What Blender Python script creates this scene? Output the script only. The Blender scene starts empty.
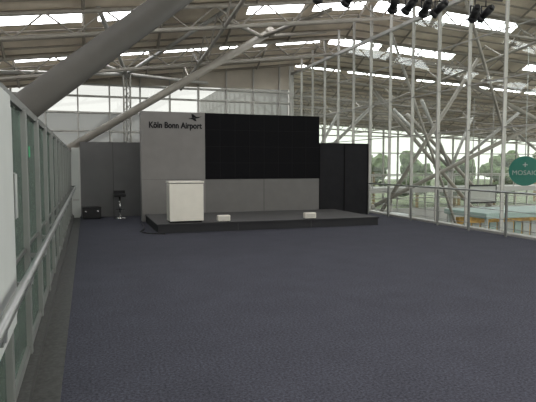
import bpy, bmesh, math, random
from mathutils import Vector, Matrix
random.seed(4)
S=bpy.context.scene
try:
    S.view_settings.view_transform='Standard'
    S.view_settings.look='None'
except Exception: pass

# ---------- materials ----------
def mat(name,col,rough=.6,metal=0,noise=None,bump=None,emis=0,scale=(1,1,1),spec=.5):
    m=bpy.data.materials.new(name); m.use_nodes=True
    nt=m.node_tree; b=nt.nodes['Principled BSDF']
    b.inputs['Base Color'].default_value=(*col,1); b.inputs['Roughness'].default_value=rough
    b.inputs['Metallic'].default_value=metal; b.inputs['Specular IOR Level'].default_value=spec
    if emis:
        b.inputs['Emission Color'].default_value=(*col,1); b.inputs['Emission Strength'].default_value=emis
    if noise or bump:
        tc=nt.nodes.new('ShaderNodeTexCoord'); mp=nt.nodes.new('ShaderNodeMapping')
        mp.inputs['Scale'].default_value=scale
        nt.links.new(tc.outputs['Object'],mp.inputs[0])
        n=nt.nodes.new('ShaderNodeTexNoise'); n.inputs['Scale'].default_value=(noise or bump)[0]; n.inputs['Detail'].default_value=4
        nt.links.new(mp.outputs[0],n.inputs['Vector'])
        if noise:
            r=nt.nodes.new('ShaderNodeValToRGB'); a=noise[1]
            r.color_ramp.elements[0].position=.3; r.color_ramp.elements[1].position=.7
            r.color_ramp.elements[0].color=(*[c*(1-a) for c in col],1)
            r.color_ramp.elements[1].color=(*[min(1,c*(1+a)) for c in col],1)
            nt.links.new(n.outputs['Fac'],r.inputs[0]); nt.links.new(r.outputs[0],b.inputs['Base Color'])
        if bump:
            bp=nt.nodes.new('ShaderNodeBump'); bp.inputs['Strength'].default_value=bump[1]; bp.inputs['Distance'].default_value=.01
            nt.links.new(n.outputs['Fac'],bp.inputs['Height']); nt.links.new(bp.outputs[0],b.inputs['Normal'])
    return m
def glassmat(name,tint,gloss=.08,milk=0,milkcol=(.7,.8,.75)):
    m=bpy.data.materials.new(name); m.use_nodes=True; nt=m.node_tree
    for n in list(nt.nodes): nt.nodes.remove(n)
    o=nt.nodes.new('ShaderNodeOutputMaterial'); t=nt.nodes.new('ShaderNodeBsdfTransparent'); t.inputs[0].default_value=(*tint,1)
    g=nt.nodes.new('ShaderNodeBsdfGlossy'); g.inputs['Roughness'].default_value=.03
    g.inputs[0].default_value=(.9,.95,.92,1)
    x=nt.nodes.new('ShaderNodeMixShader'); x.inputs[0].default_value=gloss
    nt.links.new(t.outputs[0],x.inputs[1]); nt.links.new(g.outputs[0],x.inputs[2]); last=x
    if milk:
        d=nt.nodes.new('ShaderNodeBsdfDiffuse'); d.inputs[0].default_value=(*milkcol,1)
        y=nt.nodes.new('ShaderNodeMixShader'); y.inputs[0].default_value=milk
        nt.links.new(x.outputs[0],y.inputs[1]); nt.links.new(d.outputs[0],y.inputs[2]); last=y
    nt.links.new(last.outputs[0],o.inputs[0]); return m

M={}
# carpet with tile joints
m=mat('carpet',(.047,.048,.062),.95,noise=(2.0,.07)); nt=m.node_tree; b=nt.nodes['Principled BSDF']
tc=nt.nodes.new('ShaderNodeTexCoord')
fn=nt.nodes.new('ShaderNodeTexNoise'); fn.inputs['Scale'].default_value=45; fn.inputs['Detail'].default_value=6; fn.inputs['Roughness'].default_value=.8
nt.links.new(tc.outputs['Object'],fn.inputs['Vector'])
br=nt.nodes.new('ShaderNodeTexBrick'); br.offset=0; br.inputs['Scale'].default_value=1
br.inputs['Brick Width'].default_value=.5; br.inputs['Row Height'].default_value=.5; br.inputs['Mortar Size'].default_value=.004
br.inputs['Color1'].default_value=(1,1,1,1); br.inputs['Color2'].default_value=(.96,.96,.96,1); br.inputs['Mortar'].default_value=(.9,.9,.9,1)
nt.links.new(tc.outputs['Object'],br.inputs['Vector'])
ramp=[n for n in nt.nodes if n.type=='VALTORGB'][0]
r2=nt.nodes.new('ShaderNodeValToRGB'); r2.color_ramp.elements[0].position=.36; r2.color_ramp.elements[1].position=.64
r2.color_ramp.elements[0].color=(.35,.35,.35,1); r2.color_ramp.elements[1].color=(1.65,1.65,1.65,1)
nt.links.new(fn.outputs['Fac'],r2.inputs[0])
a1=nt.nodes.new('ShaderNodeMixRGB'); a1.blend_type='MULTIPLY'; a1.inputs[0].default_value=1
a2=nt.nodes.new('ShaderNodeMixRGB'); a2.blend_type='MULTIPLY'; a2.inputs[0].default_value=1
nt.links.new(ramp.outputs[0],a1.inputs[1]); nt.links.new(r2.outputs[0],a1.inputs[2])
nt.links.new(a1.outputs[0],a2.inputs[1]); nt.links.new(br.outputs[0],a2.inputs[2])
nt.links.new(a2.outputs[0],b.inputs['Base Color'])
b.inputs['Specular IOR Level'].default_value=.15
M['carpet']=m
M['strip']=mat('metal_grating',(.06,.06,.057),.6,.2,noise=(30,.3),spec=.2)
M['steel']=mat('painted_steel',(.36,.355,.33),.5,.2,noise=(6,.06))
M['post']=mat('balustrade_steel',(.16,.165,.155),.45,.2,noise=(6,.06))
M['steeld']=mat('truss_steel',(.30,.28,.245),.5,.1,noise=(4,.08))
M['tubeA']=mat('strut_steel',(.075,.071,.064),.6,.0,noise=(3,.08),spec=.25)
M['rail']=mat('brushed_rail',(.32,.33,.32),.3,.8)
M['roof']=mat('roof_panel',(.60,.53,.43),.7,noise=(1.2,.18))
M['fascia']=mat('fascia_panel',(.42,.38,.32),.7,noise=(1.2,.1))
M['purlin']=mat('purlin',(.26,.235,.20),.6)
M['sky']=mat('skylight_glazing',(.97,.98,1),.4,emis=10)
M['grey']=mat('stage_grey_panel',(.20,.192,.185),.7,noise=(3,.05),spec=.25)
M['lgrey']=mat('back_grey_panel',(.13,.13,.13),.7,noise=(2,.06),spec=.25)
M['lowgrey']=mat('lower_grey_panel',(.14,.136,.132),.7,noise=(3,.05),spec=.25)
M['black']=mat('led_black',(.008,.008,.009),.8,spec=.04)
M['seam']=mat('panel_seam',(.022,.022,.023),.8,spec=.1)
M['dark']=mat('dark_partition',(.016,.016,.018),.75,noise=(4,.1),spec=.1)
M['stage']=mat('stage_top_carpet',(.080,.078,.078),.9,noise=(40,.2),spec=.2)
M['stagef']=mat('stage_skirt',(.030,.030,.033),.8,spec=.15)
M['cream']=mat('cream_laminate',(.66,.63,.56),.45,noise=(5,.03))
M['cream2']=mat('cream_edge',(.5,.48,.43),.5)
M['white']=mat('white_paint',(.45,.47,.45),.5,noise=(5,.03))
M['text']=mat('sign_lettering',(.012,.012,.014),.7,spec=.1)
M['chrome']=mat('chrome',(.6,.6,.6),.2,1)
M['blk']=mat('black_plastic',(.012,.012,.013),.5,spec=.3)
M['glass']=glassmat('partition_glass',(.5,.58,.54),.08,.14,(.32,.37,.34))
M['glassR']=glassmat('facade_glass',(.86,.9,.88),.05)
M['glassB']=glassmat('diffusing_glazing',(.21,.215,.21),.03)
M['glassF']=glassmat('far_glazing',(.36,.385,.35),.03,.08,(.6,.62,.58))
M['frost']=glassmat('frosted_panel',(.06,.062,.06),.03,.35,(.30,.30,.29))
M['wall']=mat('wall_paint',(.45,.45,.43),.7,noise=(1,.06))
M['conc']=mat('lower_floor_stone',(.28,.27,.25),.4,noise=(2,.1))
M['leaf']=mat('foliage',(.12,.16,.08),.9,noise=(1.2,.5))
M['grass']=mat('grass',(.16,.18,.12),.95,noise=(.3,.3))
M['teal']=mat('teal_sign',(.02,.17,.13),.5)
M['awn']=mat('kiosk_canopy',(.33,.43,.40),.5)
M['orange']=mat('kiosk_orange',(.75,.42,.10),.5,noise=(3,.4))
M['wood']=mat('kiosk_wood',(.35,.22,.10),.5,noise=(6,.2))
M['green']=mat('green_sticker',(.02,.30,.12),.5)

# ---------- mesh builder ----------
class B:
    def __init__(s,name,mats):
        s.name=name; s.bm=bmesh.new(); s.mats=mats
    def _m(s,geom,mi):
        for v in geom:
            for f in v.link_faces: f.material_index=mi
    def box(s,x0,x1,y0,y1,z0,z1,mi=0,rot=None,bev=0):
        c=Vector(((x0+x1)/2,(y0+y1)/2,(z0+z1)/2))
        mt=Matrix.Translation(c)
        if rot: mt=mt@rot
        r=bmesh.ops.create_cube(s.bm,size=1,matrix=mt@Matrix.Diagonal((x1-x0,y1-y0,z1-z0,1)))
        s._m(r['verts'],mi)
        if bev:
            es={e for v in r['verts'] for e in v.link_edges}
            q=bmesh.ops.bevel(s.bm,geom=list(es),offset=bev,segments=2,affect='EDGES',profile=.5)
            for f in q['faces']: f.material_index=mi
    def tube(s,a,b,r,mi=0,seg=10,r2=None):
        a=Vector(a);b=Vector(b);d=b-a
        mt=Matrix.Translation((a+b)/2)@d.to_track_quat('Z','Y').to_matrix().to_4x4()
        q=bmesh.ops.create_cone(s.bm,cap_ends=True,segments=seg,radius1=r,radius2=r if r2 is None else r2,depth=d.length,matrix=mt)
        s._m(q['verts'],mi)
        if seg>=10:
            for v in q['verts']:
                for f in v.link_faces:
                    if len(f.verts)==4: f.smooth=True
    def ball(s,c,r,mi=0,sub=2,sc=(1,1,1)):
        q=bmesh.ops.create_icosphere(s.bm,subdivisions=sub,radius=r,matrix=Matrix.Translation(c)@Matrix.Diagonal((*sc,1)))
        s._m(q['verts'],mi)
    def quad(s,pts,mi=0):
        f=s.bm.faces.new([s.bm.verts.new(p) for p in pts]); f.material_index=mi
    def done(s,parent=None):
        me=bpy.data.meshes.new(s.name); s.bm.to_mesh(me); s.bm.free()
        for k in s.mats: me.materials.append(M[k])
        o=bpy.data.objects.new(s.name,me); S.collection.objects.link(o)
        if parent: o.parent=parent
        return o
def empty(name):
    o=bpy.data.objects.new(name,None); S.collection.objects.link(o); return o

# ---------- floor ----------
f=B('floor',['carpet','strip','conc'])
f.box(-.21,9.30,-8,24.6,-.3,0,0)
f.done()
f=B('trim_1',['strip','steel'])
f.box(-.40,-.21,-8,18.2,-.3,.012,0)
f.box(-.62,-.40,-8,18.2,-.3,.10,0)
f.done()
f=B('trim_2',['steel'])
f.box(9.30,9.55,-8,24.6,-.35,.06,0,bev=.01); f.done()
f=B('floor_lower',['conc']); f.box(-12,60,-8,48,-4.3,-4.0); f.done()
f=B('lawn',['grass']); f.box(-80,160,48,200,-4.6,-4.3); f.done()

# ---------- roof ----------
def zb(x,y):
    z=5.0
    z+= .13*x if x<10 else 1.3-.05*(x-10)
    z+= .10*(26-y) if y<26 else -.01*(y-26)
    return z
AMP=.75
def zr(x,y):
    t=((y+8)%4)/4; k=(t/.5 if t<.5 else (1-t)/.5)
    return zb(x,y)+AMP*k
r=B('ceiling',['roof','sky'])
XS=[-12,-9,-6,-3,0,2.5,5,7.5,10,13,17,21,25,30,35,40,45,50,56]
for k in range(14):
    y0=-8+4*k
    segs=[(0,.9,0),(.9,2,0),(2,2.16,0),(2.16,2.66,1),(2.66,3.3,0),(3.3,4,0)]
    for (a,b_,mi) in segs:
        for i in range(len(XS)-1):
            xa,xb=XS[i],XS[i+1]
            if xb<=10 and y0+a>24.5: continue
            if mi==1:
                gap=.45
                pr=[(xa,xa+gap,0),(xa+gap,xb,1 if random.random()<.9 else 0)]
            else: pr=[(xa,xb,0)]
            for p,q,mm in pr:
                ya,yb=y0+a,y0+b_-1e-5
                r.quad([(p,ya,zr(p,ya)),(p,yb,zr(p,yb)),(q,yb,zr(q,yb)),(q,ya,zr(q,ya))],mm)
r.done()
p=B('roof_purlins',['purlin'])
for k in range(1,14):
    y0=-8+4*k
    for d in (.02,.55,1.1,1.65,2.0,2.85,3.2,3.6):
        y=y0+d
        for xa,xb in ((-12,10),(10,56)):
            if xa<0 and y>24.9: continue
            p.tube((xa,y,zr(xa,y)-.08),(xb,y,zr(xb,y)-.08),.035,0,4)
for k in range(3,13):
    y0=-8+4*k
    for x in [i*2.5 for i in range(-4,20)]:
        if x<10 and y0>=24: continue
        for a,b_ in ((0,2),(2,3.999)):
            p.tube((x,y0+a,zr(x,y0+a)-.12),(x,y0+b_,zr(x,y0+b_)-.12),.05,0,4)
p.done()
t=B('roof_truss',['steeld'])
for y in (12,16,20,24,28,32,36,40,44):
    dz=.75
    for xa,xb in ((-12,10),(10,56)):
        if y>22 and xa<0: continue
        t.tube((xa,y,zb(xa,y)-.12),(xb,y,zb(xb,y)-.12),.07)
        t.tube((xa,y,zb(xa,y)-dz),(xb,y,zb(xb,y)-dz),.06)
        n=int((xb-xa)/1.5); st=(xb-xa)/n
        for i in range(n):
            x=xa+i*st; xm=x+st/2
            t.tube((x,y,zb(x,y)-.12),(xm,y,zb(xm,y)-dz),.028,0,6)
            t.tube((xm,y,zb(xm,y)-dz),(x+st,y,zb(x+st,y)-.12),.028,0,6)
for x in (4,16,24,32,40):
    for ya,yb in ((8,24),) if x<10 else ((8,26),(26,46)):
        t.tube((x,ya,zb(x,ya)-.75),(x,yb,zb(x,yb)-.75),.06)
        n=int((yb-ya)/2)
        for i in range(n):
            y=ya+i*2
            t.tube((x,y,zb(x,y)-.75),(x+.0,y+1,zb(x,y+1)-.05),.03,0,6)
            t.tube((x,y+1,zb(x,y+1)-.05),(x,y+2,zb(x,y+2)-.75),.03,0,6)
t.done()

# big raking struts
s=B('steel_strut',['tubeA'])
a=Vector((-1.05,9.85,2.53)); b_=Vector((2.0,10.9,5.17)); d=b_-a
s.tube(a-d*2.14,b_+d*.62,.25,0,28)
s.ball(tuple(a-d*2.14),.32); s.done()
s=B('steel_strut',['steeld'])
a=Vector((-.52,21.3,2.32)); b_=Vector((6.15,19.0,6.30)); d=b_-a
s.tube(a-d*.3,b_+d*.04,.14,0,20)
s.ball(tuple(b_+d*.04),.2)
for q in ((9.5,20,7.0),(4.0,16,6.0),(7.5,16,6.6)):
    s.tube(b_,q,.07,0,12)
s.done()
for a,b_,r_ in (((11.2,19.5,-.6),(15.0,18.2,5.9),.08),((12.0,21.2,-.2),(21.5,18.0,4.9),.09),((13.0,16.5,-1.0),(10.6,17.5,6.4),.05),
                ((20.0,24,-1.0),(14.0,25,5.6),.10),((16,22,6.2),(24,20,2.2),.10),((26,30,-1),(20,31,5),.12),((10.2,13.2,6.9),(14.5,16.0,2.6),.05)):
    s=B('steel_strut',['steeld']); s.tube(a,b_,r_,0,14); s.ball(a,r_*1.5); s.done()
# lattice mast with fan struts
s=B('lattice_mast',['steel'])
mx,my=1.6,22.7
for dx,dy in ((-.13,-.1),(.13,-.1),(0,.14)):
    s.tube((mx+dx,my+dy,-4),(mx+dx,my+dy,5.4),.035,0,8)
for i in range(20):
    z=.2+i*.26
    s.tube((mx-.13,my-.1,z),(mx+.13,my-.1,z+.26),.015,0,6)
    s.tube((mx+.13,my-.1,z),(mx,my+.14,z+.26),.015,0,6)
for q in ((-2.6,18.6,6.0),(4.6,16.4,6.7),(-4,22,5.0),(5.2,24,5.3),(0.4,16,6.0)):
    s.tube((mx,my,5.3),q,.07,0,12)
s.ball((mx,my,5.35),.2)
s.done()
for (x,y) in ((13,31),(22,29),(34,32)):
    s=B('branching_column',['steel'])
    s.tube((x,y,-4),(x,y,1.4),.17,0,16)
    for dx,dy in ((-3.6,-2),(3.6,-2),(-3,2),(3.2,2)):
        s.tube((x,y,1.4),(x+dx,y+dy,zb(x+dx,y+dy)-.5),.10,0,12)
    s.ball((x,y,1.4),.24); s.done()

# ---------- back facade ----------
w=B('wall_back',['wall','fascia'])
w.box(-12,9.3,24.6,24.8,-4,2.3,0)
w.quad([(-3,24.58,5.05),(9.3,24.58,5.25),(9.3,24.58,6.9),(-3,24.58,5.1)],1)
for i in range(8):
    x=-1+i*1.3
w.done()
w=B('window_1',['steel','glassB','frost'])
x=-12
while x<=9.3:
    w.box(x-.03,x+.03,24.50,24.75,2.3,zb(x,24.7)+.2,0); x+=1.3
for z in (2.32,3.1,3.9,4.6,5.1):
    w.box(-12,9.3,24.52,24.72,z-.035,z+.035,0)
w.quad([(-12,24.7,3.9),(9.3,24.7,3.9),(9.3,24.7,6.6),(-12,24.7,4.2)],1)
w.quad([(-12,24.7,2.3),(9.3,24.7,2.3),(9.3,24.7,3.9),(-12,24.7,3.9)],2)
w.done()
w=B('wall_right',['wall'])       # gable wall closing the neighbouring hall beyond the back facade
w.box(9.35,9.5,24.8,46.3,-4,7.2,0); w.done()

# ---------- right glazing ----------
w=B('window_2',['steel','glassR'])
y=1.5; X=9.42; i=0
while y<24.7:
    hw=.04 if i%3==0 else .022
    w.box(X-.05,X+.05,y-hw*.6,y+hw*.6,0,zb(X,y)-.0,0); y+=1.28; i+=1
for z in (2.55,3.7,4.85):
    w.box(X-.02,X+.02,-8,24.6,z-.012,z+.012,0)
w.box(X-.06,X+.06,-8,24.6,5.94,6.04,0)
w.box(X-.10,X+.10,24.5,24.75,-.3,6.6,0)
w.quad([(X,-8,.06),(X,24.6,.06),(X,24.6,5.95),(X,-8,5.95)],1)
w.done()
r=B('balustrade',['rail','post'])
X=9.1
y=1.0
while y<24.4:
    r.box(X-.02,X+.02,y-.025,y+.025,0,.98,1); y+=1.28
r.tube((X-.03,-6,1.03),(X-.03,24.3,1.03),.024,0,12)
for z in (.2,.4,.6,.8): r.tube((X,-6,z),(X,24.3,z),.008,0,6)
r.done()
w=B('window_3',['steel','glassF','wall'])
x=9.6
while x<58:
    w.box(x-.05,x+.05,46,46.2,-4,5.2,0); x+=1.6
for z in (-1.6,.6,2.8,4.4): w.box(9.5,58,46,46.15,z-.05,z+.05,0)
w.box(9.5,58,46,46.3,-4,-2.6,2)
w.quad([(9.5,46.1,-4),(58,46.1,-4),(58,46.1,5.4),(9.5,46.1,5.4)],1)
w.done()
w=B('wall_left',['wall','steel']); w.box(-12.2,-12,-8,48,-4,7,0); w.done()
w=B('wall_behind',['wall']); w.box(-12,56,-8.2,-8,-4,2.4,0); w.done()

# ---------- treeline ----------
t=B('treeline',['leaf','wood'])
for i in range(60):
    x=-30+i*2.6+random.uniform(-1,1); y=62+random.uniform(-4,10); h=random.uniform(2.0,5)
    t.tube((x,y,-4.29),(x,y,h-3),.22,1,6)
    for j in range(9):
        t.ball((x+random.uniform(-1.6,1.6),y+random.uniform(-1.6,1.6),max(-2,h-random.uniform(.8,5))),random.uniform(.6,1.5),0,2,(1,1,random.uniform(.7,1.1)))
for v in t.bm.verts:
    if len(v.link_edges)>4: v.co+=Vector((random.uniform(-.25,.25),random.uniform(-.25,.25),random.uniform(-.15,.25)))
t.done()

# ---------- left glass partition ----------
g=B('glass_partition',['post','glass','rail','white','green'])
X=-.50
y=.1
ys=[]
while y<18.3: ys.append(y); y+=1.165
for y in ys:
    g.box(X-.05,X+.05,y-.03,y+.03,0.1,2.1,0,bev=.006)
    g.box(X+.05,X+.16,y-.02,y+.02,.90,.93,0)
    g.tube((X+.16,y,.915),(X+.165,y,.985),.012,2,8)
g.box(X-.03,X+.03,-8,18.2,2.08,2.14,0)
g.box(X-.03,X+.03,-8,18.2,.10,.17,0)
g.box(X-.02,X+.02,-8,18.2,.95,.98,0)
for i in range(len(ys)-1):
    g.box(X-.006,X+.006,ys[i]+.035,ys[i+1]-.035,.18,2.07,1)
g.tube((X+.165,-7.9,1.0),(X+.165,17.5,1.0),.026,2,14)
g.tube((X+.165,17.5,1.0),(X+.02,17.6,1.0),.026,2,14)
g.box(X+.008,X+.012,5.30,5.40,1.72,1.82,4)
g.done()
n=B('notice_board',['white','rail','steel'])
n.box(-.445,-.405,2.6,3.42,.72,2.05,0,bev=.01)
n.box(-.405,-.395,2.66,3.36,.80,1.97,0)
n.tube((-.385,3.36,1.35),(-.385,3.36,1.60),.010,1,8)
n.tube((-.40,3.36,1.35),(-.385,3.36,1.35),.008,1,8); n.tube((-.40,3.36,1.60),(-.385,3.36,1.60),.008,1,8)
n.done()
n=B('gate_panel',['white','steel'])
n.box(-.44,-.22,17.70,17.76,.02,2.18,0,bev=.008)
n.box(-.42,-.24,17.69,17.70,.62,2.12,0); n.box(-.42,-.24,17.685,17.70,.55,.60,1)
n.done()

# ---------- stage ----------
SH=.22
s=B('stage_platform',['stage','stagef','steel'])
s.box(1.58,7.62,13.1,15.96,SH-.03,SH,0)
s.box(1.60,7.60,13.12,15.94,.0,SH-.03,1)
s.box(1.575,7.625,13.085,13.10,SH-.035,SH+.003,1)
for x in (3.6,5.6): s.box(x-.004,x+.004,13.110,13.121,.0,SH-.03,0)
s.done()
s=B('stage_backdrop',['grey','black','lowgrey','seam'])
s.box(1.50,3.37,15.98,16.35,0,3.2,0)
s.box(3.372,7.1,16.0,16.35,1.22,3.2,1)
s.box(3.372,7.1,16.0,16.35,0,1.217,2)
for i in range(1,8): s.box(3.372+i*.466-.003,3.372+i*.466+.003,15.997,16.001,1.22,3.2,3)
for i in range(1,4): s.box(3.372,7.1,15.996,16.0005,1.22+i*.495-.003,1.22+i*.495+.003,3)
for x in (5.23,): s.box(x-.004,x+.004,15.996,16.001,SH,1.22,1)
s.box(1.50,3.37,15.975,15.981,1.225,1.229,3)
s.done()
s=B('dark_partition',['dark','black'])
s.box(7.12,8.90,16.05,16.15,.02,2.34,0)
for x in (7.12,8.01,8.87): s.box(x,x+.03,16.03,16.17,.0,2.36,1)
s.box(7.12,8.9,16.04,16.16,2.33,2.36,1)
for x in (7.5,8.5): s.box(x-.03,x+.03,15.98,16.35,.0,.025,1)
s.done()
s=B('grey_partition',['lgrey','dark'])
s.box(-.19,3.2,17.95,18.05,0,2.38,0)
for x in (.8,1.8): s.box(x-.004,x+.004,17.945,17.951,0,2.38,1)
s.done()
cu=bpy.data.curves.new('airport_sign','FONT'); cu.body='Köln Bonn Airport'; cu.size=.212; cu.extrude=.006; cu.offset=.006
to=bpy.data.objects.new('tmp',cu); S.collection.objects.link(to)
bpy.context.view_layer.update()
me=bpy.data.meshes.new_from_object(to.evaluated_get(bpy.context.evaluated_depsgraph_get()))
bpy.data.objects.remove(to)
xs=[v.co.x for v in me.vertices]; wd=max(xs)-min(xs); sc=1.55/wd
sg=empty('airport_sign')
o=bpy.data.objects.new('lettering',me); S.collection.objects.link(o); me.materials.clear(); me.materials.append(M['text'])
o.rotation_euler=(math.pi/2,0,0); o.location=(1.72,15.972,2.73); o.scale=(sc,1.15,1); o.parent=sg
l=B('bird_logo',['text'])
def poly(pts):
    f=l.bm.faces.new([l.bm.verts.new((2.86+px*.42,15.968,2.95+pz*.22)) for px,pz in pts])
poly([(0,.35),(.35,.42),(.62,.55),(1,.62),(.7,.38),(.3,.25)])
poly([(.3,.42),(.62,.55),(.35,.95),(.25,.9)])
poly([(.3,.25),(.55,.3),(.62,-.02),(.5,0)])
l.done(sg)

# lectern
s=B('lectern',['cream','cream2','dark'])
x0,x1,y0,y1=1.90,2.74,13.22,13.72; zz=SH+.002
s.box(x0+.03,x1-.03,y0+.03,y1-.03,zz,zz+.05,2)
s.box(x0,x1,y0,y1,zz+.05,zz+.97,0,bev=.006)
s.box(x0-.015,x1+.015,y0-.015,y1+.015,zz+.985,zz+1.03,0,bev=.006)
s.box(x0+.01,x1-.01,y0+.01,y1-.01,zz+.965,zz+.99,2)
s.box(x0-.003,x0+.001,y0+.05,y1-.05,zz+.1,zz+.92,1)
s.done()
for xc in (3.25,5.6):
    s=B('floor_light',['cream','cream2','blk'])
    s.box(xc-.16,xc+.16,13.14,13.30,SH+.02,SH+.17,0,bev=.02)
    s.box(xc-.13,xc+.13,13.135,13.142,SH+.045,SH+.145,1)
    s.box(xc-.12,xc-.08,13.16,13.28,SH+.004,SH+.025,2); s.box(xc+.08,xc+.12,13.16,13.28,SH+.004,SH+.025,2)
    s.done()
s=B('equipment_case',['blk','chrome'])
s.box(-.15,.40,17.35,17.75,.03,.36,0,bev=.012)
for z in (.03,.24,.355): s.box(-.155,.405,17.345,17.755,z-.004,z+.004,0)
for x in (-.05,.30): s.box(x-.03,x+.03,17.338,17.35,.21,.26,1)
for x in (-.1,.35):
    for y in (17.4,17.7): s.tube((x,y,0),(x,y,.04),.025,0,8)
s.done()
s=B('bar_stool',['chrome','blk'])
cx,cy=.95,17.25
s.tube((cx,cy,0),(cx,cy,.025),.20,0,24); s.tube((cx,cy,.025),(cx,cy,.05),.2,0,24,.03)
s.tube((cx,cy,.05),(cx,cy,.68),.025,0,12)
s.tube((cx,cy,.68),(cx,cy,.74),.19,1,24); s.ball((cx,cy,.74),.19,1,3,(1,1,.15))
for i in range(12):
    a0=math.pi*(1+i/12); a1=math.pi*(1+(i+1)/12)
    s.tube((cx+.13*math.cos(a0),cy+.16*math.sin(a0)-.02,.28),(cx+.13*math.cos(a1),cy+.16*math.sin(a1)-.02,.28),.01,0,6)
s.tube((cx-.13,cy-.02,.28),(cx,cy,.28),.01,0,6); s.tube((cx+.13,cy-.02,.28),(cx,cy,.28),.01,0,6)
s.box(cx-.17,cx+.17,cy+.15,cy+.175,.76,.86,1,bev=.01)
s.done()
s=B('power_cable',['blk'])
pts=[(1.45,15.6,.014),(1.42,14.6,.014),(1.35,13.95,.014),(1.22,13.6,.014),(1.30,13.3,.014),(1.45,13.06,.014),(1.75,12.93,.014)]
for i in range(len(pts)-1): s.tube(pts[i],pts[i+1],.014,0,8)
s.done()

# ---------- stage spotlights on rail ----------
s=B('spotlight_rail',['blk'])
s.tube((3.6,10.4,5.45),(9.2,10.4,5.45),.03,0,10)
for x in (4,6.4,8.8): s.tube((x,10.4,5.45),(x,10.4,zr(x,10.4)-.05),.012,0,6)
s.done()
for (x,tz,ry) in ((4.6,5.17,.3),(5.3,5.15,-.4),(6.35,5.12,.5),(6.75,5.12,-.2),(7.15,5.10,.3),(7.5,5.12,-.5),(8.45,5.10,.6),(8.75,5.12,-.3)):
    s=B('stage_spotlight',['blk','chrome'])
    s.tube((x,10.4,5.42),(x,10.4,tz+.16),.014,0,8)
    s.box(x-.12,x+.12,10.39,10.41,tz+.14,tz+.16,0)
    s.box(x-.125,x-.113,10.38,10.42,tz-.02,tz+.16,0); s.box(x+.113,x+.125,10.38,10.42,tz-.02,tz+.16,0)
    dv=Vector((ry*.5,.75,-.45)).normalized(); c=Vector((x,10.4,tz))
    s.tube(c-dv*.17,c+dv*.1,.085,0,16); s.tube(c+dv*.1,c+dv*.2,.09,0,16,.115)
    s.tube(c-dv*.23,c-dv*.17,.05,0,12,.085)
    s.done()

# ---------- lower hall contents ----------
k=B('kiosk',['awn','orange','wood','white'])
k.box(16.8,22.5,19.6,22.6,-.75,-.5,0,bev=.03)
for x in (17,22.3):
    for y in (19.8,22.4): k.tube((x,y,-4),(x,y,-.7),.08,3,10)
k.box(17.2,22.0,21.9,22.2,-4,-.9,1); k.box(17.2,22,20.0,20.6,-4,-2.9,2); k.box(17.1,22.1,19.9,20.7,-2.9,-2.82,3)
for i in range(9): k.box(17.4+i*.52,17.8+i*.52,21.82,21.9,-2.2,-1.2,3 if i%3 else 0)
k.done()
k=B('kiosk',['white','orange','wood'])
k.box(13.5,17.0,25,27,-1.25,-1.05,0)
for x in (13.7,16.8):
    for y in (25.2,26.8): k.tube((x,y,-4),(x,y,-1.2),.08,0,10)
k.box(13.7,16.8,25.2,25.7,-4,-2.8,2); k.box(13.7,16.8,26.7,26.85,-4,-1.3,1)
k.done()
e=empty('round_sign')
c=Vector((17.35,18.0,1.40)); d=Vector((.69,.72,0)).normalized()
q=B('disc',['teal','white'])
q.tube(c-d*.03,c+d*.03,.62,0,48); q.tube((c.x,c.y,c.z+.6),(c.x,c.y,zb(c.x,c.y)-.1),.02,1,8); q.done(e)
def text(body,size,off,parent,name,mm):
    cu=bpy.data.curves.new(name,'FONT'); cu.body=body; cu.size=size; cu.extrude=.004; cu.align_x='CENTER'
    to=bpy.data.objects.new('tmp',cu); S.collection.objects.link(to); bpy.context.view_layer.update()
    me=bpy.data.meshes.new_from_object(to.evaluated_get(bpy.context.evaluated_depsgraph_get())); bpy.data.objects.remove(to)
    me.materials.clear(); me.materials.append(M[mm])
    o=bpy.data.objects.new(name,me); S.collection.objects.link(o); o.parent=parent
    ang=math.atan2(d.y,d.x)-math.pi/2
    o.rotation_euler=(math.pi/2,0,ang); o.location=c-d*.04+Vector((0,0,off))
text('MOSAIC',.27,-.16,e,'lettering','white'); text('+',.4,.12,e,'cross','white')
k=B('information_board',['blk','white','steel'])
k.box(21,23,26,26.15,-.6,.5,0); k.box(21.1,22.9,25.98,26.0,-.5,.4,1)
k.tube((21.3,26.07,.5),(21.3,26.07,zb(21.3,26)-.2),.025,2,8); k.tube((22.7,26.07,.5),(22.7,26.07,zb(22.7,26)-.2),.025,2,8)
k.done()
k=B('walkway_bridge',['wall','steel','glassR'])
k.box(10.5,50,38,41,-.6,-.2,0)
k.tube((10.5,38,.9),(50,38,.9),.04,1,8)
for i in range(26): k.box(10.6+i*1.55,10.66+i*1.55,37.98,38.04,-.2,.9,1)
for x in (14,24,34,44): k.tube((x,39.5,-4),(x,39.5,-.6),.2,1,12)
k.done()

# ---------- light ----------
W=bpy.data.worlds.new('World'); S.world=W; W.use_nodes=True
nt=W.node_tree; bg=nt.nodes['Background']; bg.inputs[0].default_value=(1,.985,.95,1); bg.inputs[1].default_value=4.2
sun=bpy.data.lights.new('sun','SUN'); sun.energy=2.0; sun.angle=.3
so=bpy.data.objects.new('sun',sun); S.collection.objects.link(so); so.rotation_euler=(math.radians(35),math.radians(20),0); so.location=(0,0,30)

cam=bpy.data.cameras.new('camera'); co=bpy.data.objects.new('camera',cam); S.collection.objects.link(co)
co.location=(0,0,1.65); co.rotation_euler=(math.radians(90-3.81),0,math.radians(-18.53))
cam.sensor_width=36; cam.lens=36.27; cam.clip_end=500
S.camera=co
